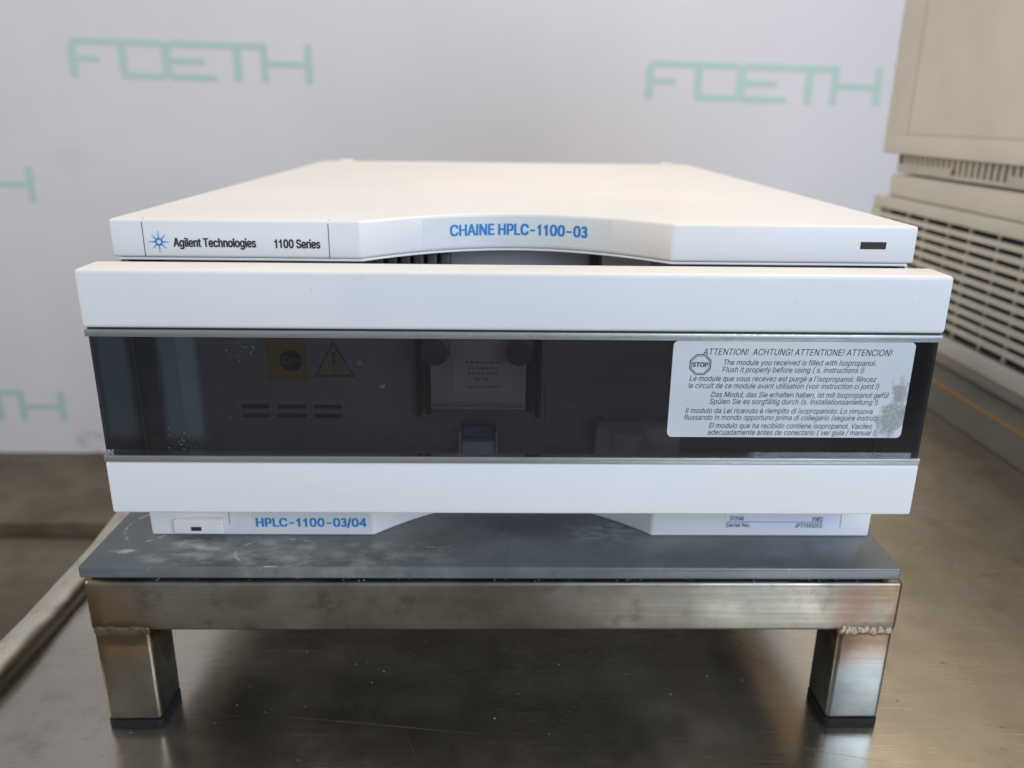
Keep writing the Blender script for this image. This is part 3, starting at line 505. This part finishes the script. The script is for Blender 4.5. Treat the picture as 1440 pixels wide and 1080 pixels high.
tag(finish('old_glue', bm, plain('old_glue_grey', (0.11, 0.10, 0.08), 0.7), pl), kind='stuff')

# ------------------------------------------------------------------ the instrument
ins = empty('lab_instrument', (0, 0, 0), 'white laboratory module with smoked glass door and multilingual warning sticker', 'lab instrument')
WX, DP = 0.1725, 0.4523
def arc_y(x, half=0.0668, sag=0.0345): return sag*(1-(x/half)**2)
def arc_outline(w, depth, half=0.0668, sag=0.0345, y0=0.0, wb=None):
    wb = wb or w
    p = [(w, y0), (wb, depth), (-wb, depth), (-w, y0)]
    n = 28
    for i in range(n+1):
        x = -half+2*half*i/n
        p.append((x, y0+arc_y(x, half, sag)))
    return p
def cover():
    bm = prism(arc_outline(WX, DP), 0.1331, 0.1492, 0, 3)
    return bm
bm = cover(); bev(bm, 0.0013, 4, 25)
top = finish('top_cover', bm, M['white'], ins, smooth=35)
# two small moulded bumps on the rear edge
for x in (-0.150, 0.151):
    finish('rear_bump', box(x-0.0055, x+0.0055, DP-0.008, DP-0.0005, 0.1485, 0.1508, 0.001), M['white'], top, smooth=40)
for x in (-0.1586, -0.0803):
    finish('badge_seam', box(x-0.00014, x+0.00014, -0.00012, 0.0005, 0.1336, 0.1480), M['seam'], top)
    finish('badge_seam', box(x-0.00012, x+0.00012, 0.0013, 0.0034, 0.1490, 0.14926), M['seam'], top)
# emblem: dotted star
bms = []
def dotc(x, z, r): return prism(disc(x, z, r, 12), -0.00022, 0.0002, axis='y')
ex, ez = -0.1522, 0.1397
for k in range(8):
    a = math.radians(45*k)
    for i, (d, r) in enumerate(((0.00125, 0.00042), (0.00205, 0.00036), (0.00285, 0.00029), (0.00360, 0.00024), (0.0043, 0.00018))):
        if i == 4 and k % 2: continue
        aa = a+(math.radians(22.5) if i == 0 else 0)
        bms.append(dotc(ex+d*math.cos(aa), ez+d*math.sin(aa), r))
    bms.append(dotc(ex+0.00135*math.cos(a), ez+0.00135*math.sin(a), 0.00028))
finish('emblem', merge(bms), M['logo_blue'], top)
finish('lettering', text_bm('Agilent Technologies', -0.1460, -0.1114, 0.13775, 0.0036, -0.00012, bold=0.022), M['black_ink'], top)
finish('lettering', text_bm('1100 Series', -0.1033, -0.0842, 0.13755, 0.0036, -0.00012, bold=0.022), M['black_ink'], top)
finish('indicator_lamp', box(0.1482, 0.1593, -0.0003, 0.002, 0.1393, 0.1425, 0.0002, 2), M['lamp'], top)

# inventory tape on the curved recess
def bend(bm, off):
    for v in bm.verts:
        d = v.co.y
        nx = 2*0.0345*v.co.x/0.0668**2; L = math.hypot(nx, 1)
        s = (off-d)/L                       # distance in front of the curved face
        v.co.y = arc_y(v.co.x)-s; v.co.x -= 0
        v.co.x = v.co.x - nx*s*0
    return bm
n = 56
outl = [(-0.0418+0.0845*i/n, 0.0) for i in range(n+1)]
bm = prism(outl+[(x, 0.0001) for x, y in outl[::-1]], 0.1346, 0.1477)
for v in bm.verts: v.co.y = -0.00008 if v.co.y < 0.00005 else 0.0
tape = tag(finish('inventory_label', bend(bm, 0.00006), M['label_clear'], ins), 'clear printed tape in the curved recess')
finish('lettering', bend(text_bm('CHAINE HPLC-1100-03', -0.0300, 0.0325, 0.13935, 0.0050, 0, bold=0.024), 0.00026), M['blue_ink'], tape)

# lower lip of the cover
bm = prism(arc_outline(WX-0.0022, 0.4500, 0.0664, 0.0340, 0.0006), 0.1319, 0.1329, 0.0003, 2, ang=40)
finish('cover_lip', bm, M['white'], ins, smooth=35)

# base with the same recess
bm = prism(arc_outline(0.1727, 0.4480, 0.0668, 0.0345), 0.0, 0.0180, 0, 3)
for v in bm.verts:                                        # the front of the base tapers slightly to its foot
    if v.co.z < 0.001: v.co.x *= 0.9985
bev(bm, 0.0012, 4, 25)
base = finish('base', bm, M['white'], ins, smooth=35)
bm = prism([(-0.1603, 0.0025), (-0.1372, 0.0023), (-0.1372, 0.0088), (-0.1385, 0.0096), (-0.1590, 0.0096), (-0.1603, 0.0088)], -0.0034, 0.0005, 0, 2, axis='y'); bev(bm, 0.0006, 3)
sw = finish('power_switch', bm, M['white'], base, smooth=40)
finish('switch_lens', box(-0.1523, -0.1474, -0.0036, -0.0030, 0.0041, 0.0062, 0.0001, 1), M['lamp'], base)
finish('badge_seam', box(-0.1352, -0.1350, -0.0001, 0.0005, 0.0058, 0.0150), M['seam'], base)
finish('badge_seam', box(0.1578, 0.1580, -0.0001, 0.0005, 0.0050, 0.0150), M['seam'], base)
t2 = tag(finish('inventory_label', box(-0.1242, -0.0680, -0.00014, 0.0002, 0.0017, 0.0140), M['label_clear'], ins), 'clear printed tape on the base')
finish('lettering', text_bm('HPLC-1100-03/04', -0.1224, -0.0703, 0.0048, 0.0044, -0.0002, bold=0.024), M['blue_ink'], t2)
t3 = tag(finish('serial_label', box(0.1020, 0.1574, -0.00012, 0.0002, 0.0040, 0.0150), M['label_white'], ins), 'small white serial number label on the base')
finish('lettering', text_bm('G1314A', 0.1041, 0.1108, 0.00865, 0.0023, -0.00015, bold=0.004), M['black_ink'], t3)
finish('lettering', text_bm('VWD', 0.1437, 0.1490, 0.0083, 0.0023, -0.00015, bold=0.004), M['black_ink'], t3)
finish('rule_line', box(0.1030, 0.1490, -0.0002, 0.0, 0.00775, 0.00800), M['black_ink'], t3)
finish('lettering', text_bm('Serial No.', 0.1025, 0.1142, 0.0051, 0.0023, -0.00015, bold=0.004), M['black_ink'], t3)
finish('lettering', text_bm('JP71583202', 0.1360, 0.1490, 0.0049, 0.0023, -0.00015, bold=0.004), M['black_ink'], t3)

# body behind the door
IY = 0.045
for x0 in (-0.1711, 0.1685): finish('inner_cheek', box(x0, x0+0.0026, 0.0037, IY-0.0002, 0.0182, 0.1306), M['inner_dark'], ins)
for x0 in (-0.1722, 0.1712): finish('side_panel', box(x0, x0+0.001, 0.004, 0.446, 0.0181, 0.1311), M['white'], ins)
finish('rear_panel', box(-0.1690, 0.1690, 0.443, 0.446, 0.0181, 0.1311), M['white'], ins)
IY = 0.045
inn = finish('inner_panel', box(-0.1690, 0.1690, IY, IY+0.002, 0.0181, 0.1316), M['inner'], ins)
sl = None
for a, b in ((-0.1388, -0.1248), (-0.1207, -0.1062), (-0.1020, -0.0875)):
    for z in (0.0493, 0.0443):
        o = prism(rrect(a, b, z-0.0011, z+0.0011, 0.0010, 3), IY-0.0003, IY+0.001, axis='y')
        finish('vent_slot', o, M['dark'], inn)
finish('hazard_label', box(-0.1238, -0.1043, IY-0.00025, IY, 0.0634, 0.0860), M['yellow'], inn)
finish('hazard_mark', merge([prism(disc(-0.1118, 0.0738, 0.0056), IY-0.0004, IY, axis='y')]), M['black_ink'], inn)
finish('hazard_mark', ring_bm(disc(-0.1142, 0.0742, 0.0021), disc(-0.1142, 0.0742, 0.0014), IY-0.0006, IY-0.0004), M['yellow'], inn)
finish('hazard_mark', box(-0.1130, -0.1064, IY-0.0006, IY-0.0004, 0.0742, 0.0747), M['yellow'], inn)
tri = [(-0.1008, 0.0655), (-0.0800, 0.0655), (-0.0904, 0.0846)]
def sc(p, k):
    cx = sum(a for a, b in p)/3; cz = sum(b for a, b in p)/3
    return [(cx+(a-cx)*k, cz+(b-cz)*k) for a, b in p]
finish('warning_triangle', prism(sc(tri, 1.0), IY-0.00025, IY, axis='y'), M['black_ink'], inn)
finish('warning_triangle', prism(sc(tri, 0.82), IY-0.0004, IY-0.0002, axis='y'), M['yellow2'], inn)
finish('warning_triangle', merge([prism([(-0.0909, 0.0718), (-0.0899, 0.0718), (-0.0894, 0.0787), (-0.0914, 0.0787)], IY-0.0006, IY-0.0004, axis='y'),
        prism(disc(-0.0904, 0.0690, 0.0009, 14), IY-0.0006, IY-0.0004, axis='y')]), M['black_ink'], inn)
for x, z in ((-0.0668, 0.0614), (-0.0778, 0.0738)):
    finish('screw', merge([cyl((x, IY-0.0008, z), (0, 1, 0), 0.0016, 0.0016, 16, b=0.0003), box(x-0.0011, x+0.0011, IY-0.0017, IY-0.0016, z-0.0002, z+0.0002)]), M['bright'], inn, smooth=40)
finish('step_ledge', box(0.0165, 0.1655, IY-0.0005, IY, 0.0181, 0.0640, 0.0002), M['inner'], inn)
# flow cell in its black cradle
fc = finish('flow_cell', box(-0.0405, 0.0058, IY-0.020, IY-0.0005, 0.0555, 0.0960, 0.0012), M['inner_mid'], ins, smooth=40)
for x0, x1, z0 in ((-0.0490, -0.0468, 0.046), (0.0115, 0.0140, 0.046)): finish('cradle_rail', box(x0, x1, IY-0.006, IY-0.0001, z0, 0.100, 0.0005), M['dark'], fc)
for x0, x1, z0 in ((-0.0438, -0.0412, 0.0495), (0.0066, 0.0090, 0.0505)): finish('cradle_rail', box(x0, x1, IY-0.012, IY-0.0001, z0, 0.100, 0.0005), M['dark'], fc)
finish('front_rod', box(-0.0395, 0.0048, IY-0.0225, IY-0.0205, 0.0566, 0.0574, 0.0003), M['bright'], fc)
kn = []
for x in (-0.0372, 0.0020):
    k = cyl((x, IY-0.026, 0.0875), (0, 1, 0), 0.0066, 0.010, 40, b=0.0008)
    finish('knob', k, M['knob'], fc, smooth=40)
rl = finish('rating_label', box(-0.0292, -0.0010, IY-0.0202, IY-0.0199, 0.0645, 0.0815), plain('rating_paper', (0.48, 0.48, 0.50), 0.5), fc)
bms = []
for r, (z, a, b) in enumerate(((0.0795, -0.0235, -0.0065), (0.0765, -0.0225, -0.0085), (0.0738, -0.0225, -0.0080), (0.0710, -0.0185, -0.0120), (0.0670, -0.0225, -0.0075))):
    x = a
    while x < b:
        w = random.uniform(0.0006, 0.0018); bms.append(box(x, min(b, x+w), IY-0.0204, IY-0.0202, z, z+0.0006)); x += w+0.0009
tag(finish('fine_print', merge(bms), M['black_ink'], rl), kind='stuff')
# latch and drip tray
la = finish('latch', box(-0.0262, -0.0090, IY-0.010, IY-0.0025, 0.0181, 0.0345, 0.0008), M['inner_light'], ins, smooth=40)
finish('latch_cheek', box(-0.0273, -0.0264, IY-0.012, IY-0.0001, 0.0181, 0.0405, 0.0003), M['inner_light'], la)
finish('latch_cheek', box(-0.0088, -0.0079, IY-0.012, IY-0.0001, 0.0181, 0.0405, 0.0003), M['inner_light'], la)
finish('latch_tab', box(-0.0260, -0.0092, IY-0.006, IY-0.0025, 0.0350, 0.0412, 0.0005), plain('blue_plastic', (0.04, 0.10, 0.28), 0.4), la)
dt = finish('leak_funnel', prism(rrect(0.0420, 0.0850, 0.0181, 0.0440, 0.003, 5), IY-0.012, IY-0.0023, 0.0008, 2, axis='y'), M['inner_mid'], ins, smooth=40)
finish('funnel_spout', cyl((0.058, IY-0.013, 0.032), (0, 0, 1), 0.0060, 0.022, 32, r2=0.0090, b=0.0006), M['inner_mid'], dt, smooth=40)
finish('drain_clip', box(0.020, 0.034, IY-0.014, IY-0.006, 0.0181, 0.0250, 0.0015), M['inner_light'], ins, smooth=40)
# ribbed hose and clip, seen through the recess
for i in range(6):
    a = -0.0665+i*0.0062
    finish('hose_rib', box(a, a+0.0047, IY-0.0135+i*0.0008, IY-0.0004, 0.112, 0.1302, 0.0009), plain('ribbed_hose_black', (0.06, 0.06, 0.062), 0.4) if i == 0 else bpy.data.materials['ribbed_hose_black'], inn, smooth=40)
finish('clip', box(0.0365, 0.0405, IY-0.004, IY-0.0003, 0.1235, 0.1285, 0.0005), M['dark'], inn)
finish('clip', box(0.0420, 0.0660, IY-0.003, IY-0.0003, 0.1215, 0.1290, 0.0005), M['inner_mid'], inn)

# door
DY = -0.0326
door = empty_door = finish('door', box(-0.1737, 0.1735, DY, -0.0135, 0.1101, 0.1338, 0.0017, 5), M['white'], ins, smooth=50)
tag(door, 'white upper band of the door')
finish('lower_band', box(-0.1729, 0.1729, DY+0.0002, -0.0292, 0.0283, 0.0521, 0.0012, 4), M['white'], door, smooth=50)
tz = ((0.1067, 0.1096), (0.0524, 0.0551))
for z0, z1 in tz:
    finish('silver_trim', box(-0.1729, 0.1726, DY-0.0003, -0.0292, z0, z1, 0.0003, 2), M['silver'], door, smooth=40)
    finish('trim_groove', box(-0.1722, 0.1722, DY+0.0001, DY+0.0010, (z0+z1)/2-0.00012, (z0+z1)/2+0.00012), M['seam'], door)
finish('shadow_gap', box(-0.1719, 0.1719, DY+0.0008, -0.013, 0.1095, 0.1102), M['dark'], door)
finish('window_pane', box(-0.1717, 0.1717, DY+0.0005, DY+0.0035, 0.0552, 0.1066), M['smoked'], door)
for x0 in (-0.1722, 0.1712): finish('end_cheek', box(x0, x0+0.001, DY+0.0037, 0.0036, 0.0290, 0.1096), M['dark'], door)
bm = bmesh.new()
def fleck(x, z, r):
    bmesh.ops.create_icosphere(bm, subdivisions=1, radius=r, matrix=Matrix.Translation((x, DY+0.00045, z)) @ Matrix.Diagonal((1, 0.25, 1, 1)))
for i in range(30): fleck(-0.1085+random.gauss(0, 0.0042), 0.1008+random.gauss(0, 0.0022), random.choice([.00006, .00008, .00011, .00016]))
for i in range(34): fleck(-0.1400+random.gauss(0, 0.0048), 0.0612+random.gauss(0, 0.0028), random.choice([.00005, .00007, .0001, .00015]))
for i in range(70): fleck(random.uniform(-0.165, 0.160), random.uniform(0.0560, 0.1060), random.choice([.00005, .00007, .0001]))
tag(finish('dust_flecks', bm, plain('fleck_white', (0.55, 0.58, 0.6), 0.7), door), kind='stuff')
# warning sticker
SY = DY+0.0003
ws = tag(finish('warning_sticker', prism(rrect(0.0632, 0.1624, 0.0648, 0.1066, 0.0021), SY-0.0004, SY+0.0003, axis='y'), M['sticker'], ins), 'white five language warning sticker with a worn grey patch')
LY = SY-0.00042
lines = [('ATTENTION!  ACHTUNG! ATTENTIONE! ATTENCION!', 0.0754, 0.1531, 0.1008, 0.0027, 0.0),
 ('The module you received is filled with Isopropanol.', 0.0843, 0.1470, 0.09655, 0.00232, 0),
 ('Flush it properly before using ( s. instructions !)', 0.0840, 0.1425, 0.09345, 0.00232, 0),
 ('Le module que vous recevez est purg\u00e8 a l\'isopropanol. Rincez', 0.0708, 0.1483, 0.08960, 0.00232, 0),
 ('le circuit de ce module avant utilisation (voir instruction ci joint !)', 0.0705, 0.1498, 0.08650, 0.00232, 0),
 ('Das Modul, das Sie erhalten haben, ist mit Isopropanol gef\u00fcl', 0.0803, 0.1545, 0.08265, 0.00232, 0),
 ('Sp\u00fclen Sie es sorgf\u00e4ltig durch (s. Installationsanleitung !)', 0.0800, 0.1504, 0.07960, 0.00232, 0),
 ('Il modulo da Lei ricevuto \u00e8 riempito di isopropanolo. Lo rimuova', 0.0702, 0.1488, 0.07555, 0.00232, 0),
 ('flussando in mondo opportuno prima di collegario (seguire instruzi', 0.0699, 0.1517, 0.07255, 0.00232, 0),
 ('El modulo que ha recibido contiene isopropanol. Vacileo', 0.0806, 0.1496, 0.06890, 0.00232, 0),
 ('adecuadamente antes de conectario ( ver guia / manual !)', 0.0803, 0.1518, 0.06590, 0.00232, 0)]
for s, a, b, z, c, _ in lines:
    finish('lettering', text_bm(s, a, b, z, c, LY, shear=0.20, bold=0, ext=0.00004), M['black_ink'], ws)
def octa(r, k=0.0): return [(0.0747+r*math.cos(math.radians(22.5+45*i)), 0.0966+r*math.sin(math.radians(22.5+45*i))) for i in range(8)]
finish('stop_mark', merge([ring_bm(octa(0.0048), octa(0.00445), LY-0.00006, LY+0.0002), ring_bm(octa(0.0041), octa(0.00385), LY-0.00006, LY+0.0002)]), M['black_ink'], ws)
finish('lettering', text_bm('STOP', 0.0715, 0.0779, 0.0957, 0.0019, LY, bold=0.02, ext=0.00008), M['black_ink'], ws)

# ------------------------------------------------------------------ board and beige cases on the right
bd = empty('base_board', (0.75, 0.3, TZ), 'grey board with ochre front edge strip under the beige cases', 'board')
finish('panel', box(0.438, 1.05, -0.10, 0.80, TZ, -0.0605, 0.001, 2), M['board'], bd)
finish('edge_band', box(0.4370, 0.4387, -0.10, 0.80, -0.0612, -0.0596), M['edge'], bd)
X0 = 0.469
lc = empty('vented_case', (0.70, 0.35, -0.0605), 'beige computer-like case with a louvred side standing on the grey board', 'equipment case')
YN, YF = 0.02, 0.700                                       # near and far ends
finish('plinth', box(X0+0.004, 0.90, YN+0.02, YF-0.02, -0.0605, -0.0464, 0.003, 3), M['plinth'], lc, smooth=40)
finish('upper_slab', box(X0+0.006, 0.94, YN+0.01, 0.676, 0.1030, 0.1290, 0.003, 3), M['beige'], lc, smooth=40)
# side shell: frame round the louvres
finish('shell_core', box(X0+0.010, 0.93, YN+0.001, YF-0.001, -0.0440, 0.1000), M['slot'], lc)
finish('side_rail', box(X0, X0+0.0095, YN, YF, 0.0885, 0.1030, 0.002, 3), M['beige'], lc, smooth=40)
finish('side_rail', box(X0, X0+0.0095, YN, YF, -0.0460, -0.0276, 0.002, 3), M['beige'], lc, smooth=40)
finish('side_rail', box(X0+0.0001, X0+0.0095, 0.678, YF, -0.0275, 0.0884, 0), M['beige'], lc)
finish('side_rail', box(X0+0.0001, X0+0.0095, YN, 0.06, -0.0275, 0.0884, 0), M['beige'], lc)
finish('case_lid', box(X0+0.0097, 0.935, YN, YF, 0.1001, 0.1029), M['beige'], lc)
finish('case_end', box(X0+0.0097, 0.93, YF-0.0009, YF, -0.0440, 0.1000), M['beige'], lc)
finish('case_end', box(X0+0.0097, 0.93, YN, YN+0.0009, -0.0440, 0.1000), M['beige'], lc)
pitch_z = 0.0107; s0 = 0.0862
bm = prism([(X0, 0.0), (X0+0.007, -0.0006), (X0+0.007, 0.0046), (X0+0.0012, 0.0055), (X0, 0.0044)], 0.060, 0.678, 0, axis='y')
slat = None
for k in range(10):
    zc = s0-0.0022-pitch_z*k-0.0063
    if slat is None:
        for v in bm.verts: v.co.z += zc
        slat = finish('slat', bm, M['beige'], lc); z1 = zc
    else: copyo(slat, 0, 0, zc-z1)
rib = None
for k in range(13):
    y = 0.6665-k*0.0462
    w = 0.0013
    if rib is None: rib = finish('vent_rib', box(X0+0.0050, X0+0.0085, y-w, y+w, -0.0275, 0.0884), M['beige'], lc); y1 = y
    else: copyo(rib, 0 if k % 2 == 0 else 0.0024, y-y1, 0)

uc = empty('hooded_case', (0.70, 0.35, 0.129), 'taller beige case with a recessed side panel, stacked on the vented beige case', 'equipment case')
TX = 0.4775
finish('foot_strip', box(TX+0.008, 0.90, YN+0.05, 0.640, 0.1291, 0.1315), M['dark'], uc)
finish('vent_tray', box(TX+0.004, 0.92, YN+0.02, 0.668, 0.1316, 0.1352, 0.001, 2), M['beige_light'], uc)
finish('tray_face', box(TX, TX+0.0038, 0.545, 0.668, 0.1316, 0.1428, 0.0008, 2), M['beige_light'], uc, smooth=40)
finish('tray_face', box(TX, TX+0.0038, YN+0.02, 0.4395, 0.1316, 0.1428, 0.0008, 2), M['beige_light'], uc, smooth=40)
finish('tray_face', box(TX, TX+0.0038, 0.4400, 0.5445, 0.1316, 0.1362, 0.0008, 2), M['beige_light'], uc, smooth=40)
finish('tray_back', box(TX+0.005, 0.91, YN+0.03, 0.660, 0.1353, 0.1530), M['slot'], uc)
y = 0.664; first = None
while y > 0.06:
    lo = 0.1362 if 0.4400 < y-0.003 < 0.5445 else 0.1428
    finish('tray_tooth', box(TX+0.0001, TX+0.0045, y-0.0062, y, lo-0.0006, 0.1532), M['beige_light'], uc)
    y -= 0.0116
finish('tray_corner', box(TX+0.0001, 0.60, 0.656, 0.668, 0.1352, 0.1530), M['beige_light'], uc)
HX = 0.4640; HN, HF = -0.02, 0.684
# hood with a recessed panel: frame rails round it
finish('hood', box(HX+0.0024, 0.95, HN, HF-0.001, 0.1540, 0.520, 0.003, 3), M['beige'], uc, smooth=40)
finish('hood_frame', box(HX, HX+0.004, HN, HF, 0.1536, 0.1752, 0.0022, 3), M['beige'], uc, smooth=40)
finish('hood_frame', box(HX+0.0001, HX+0.0040, 0.6300, HF-0.0001, 0.1730, 0.519, 0.0018, 3), M['beige'], uc, smooth=40)
finish('recess_panel', box(HX+0.0010, HX+0.0035, 0.06, 0.6282, 0.1770, 0.45, 0.0005, 2), M['beige'], uc)
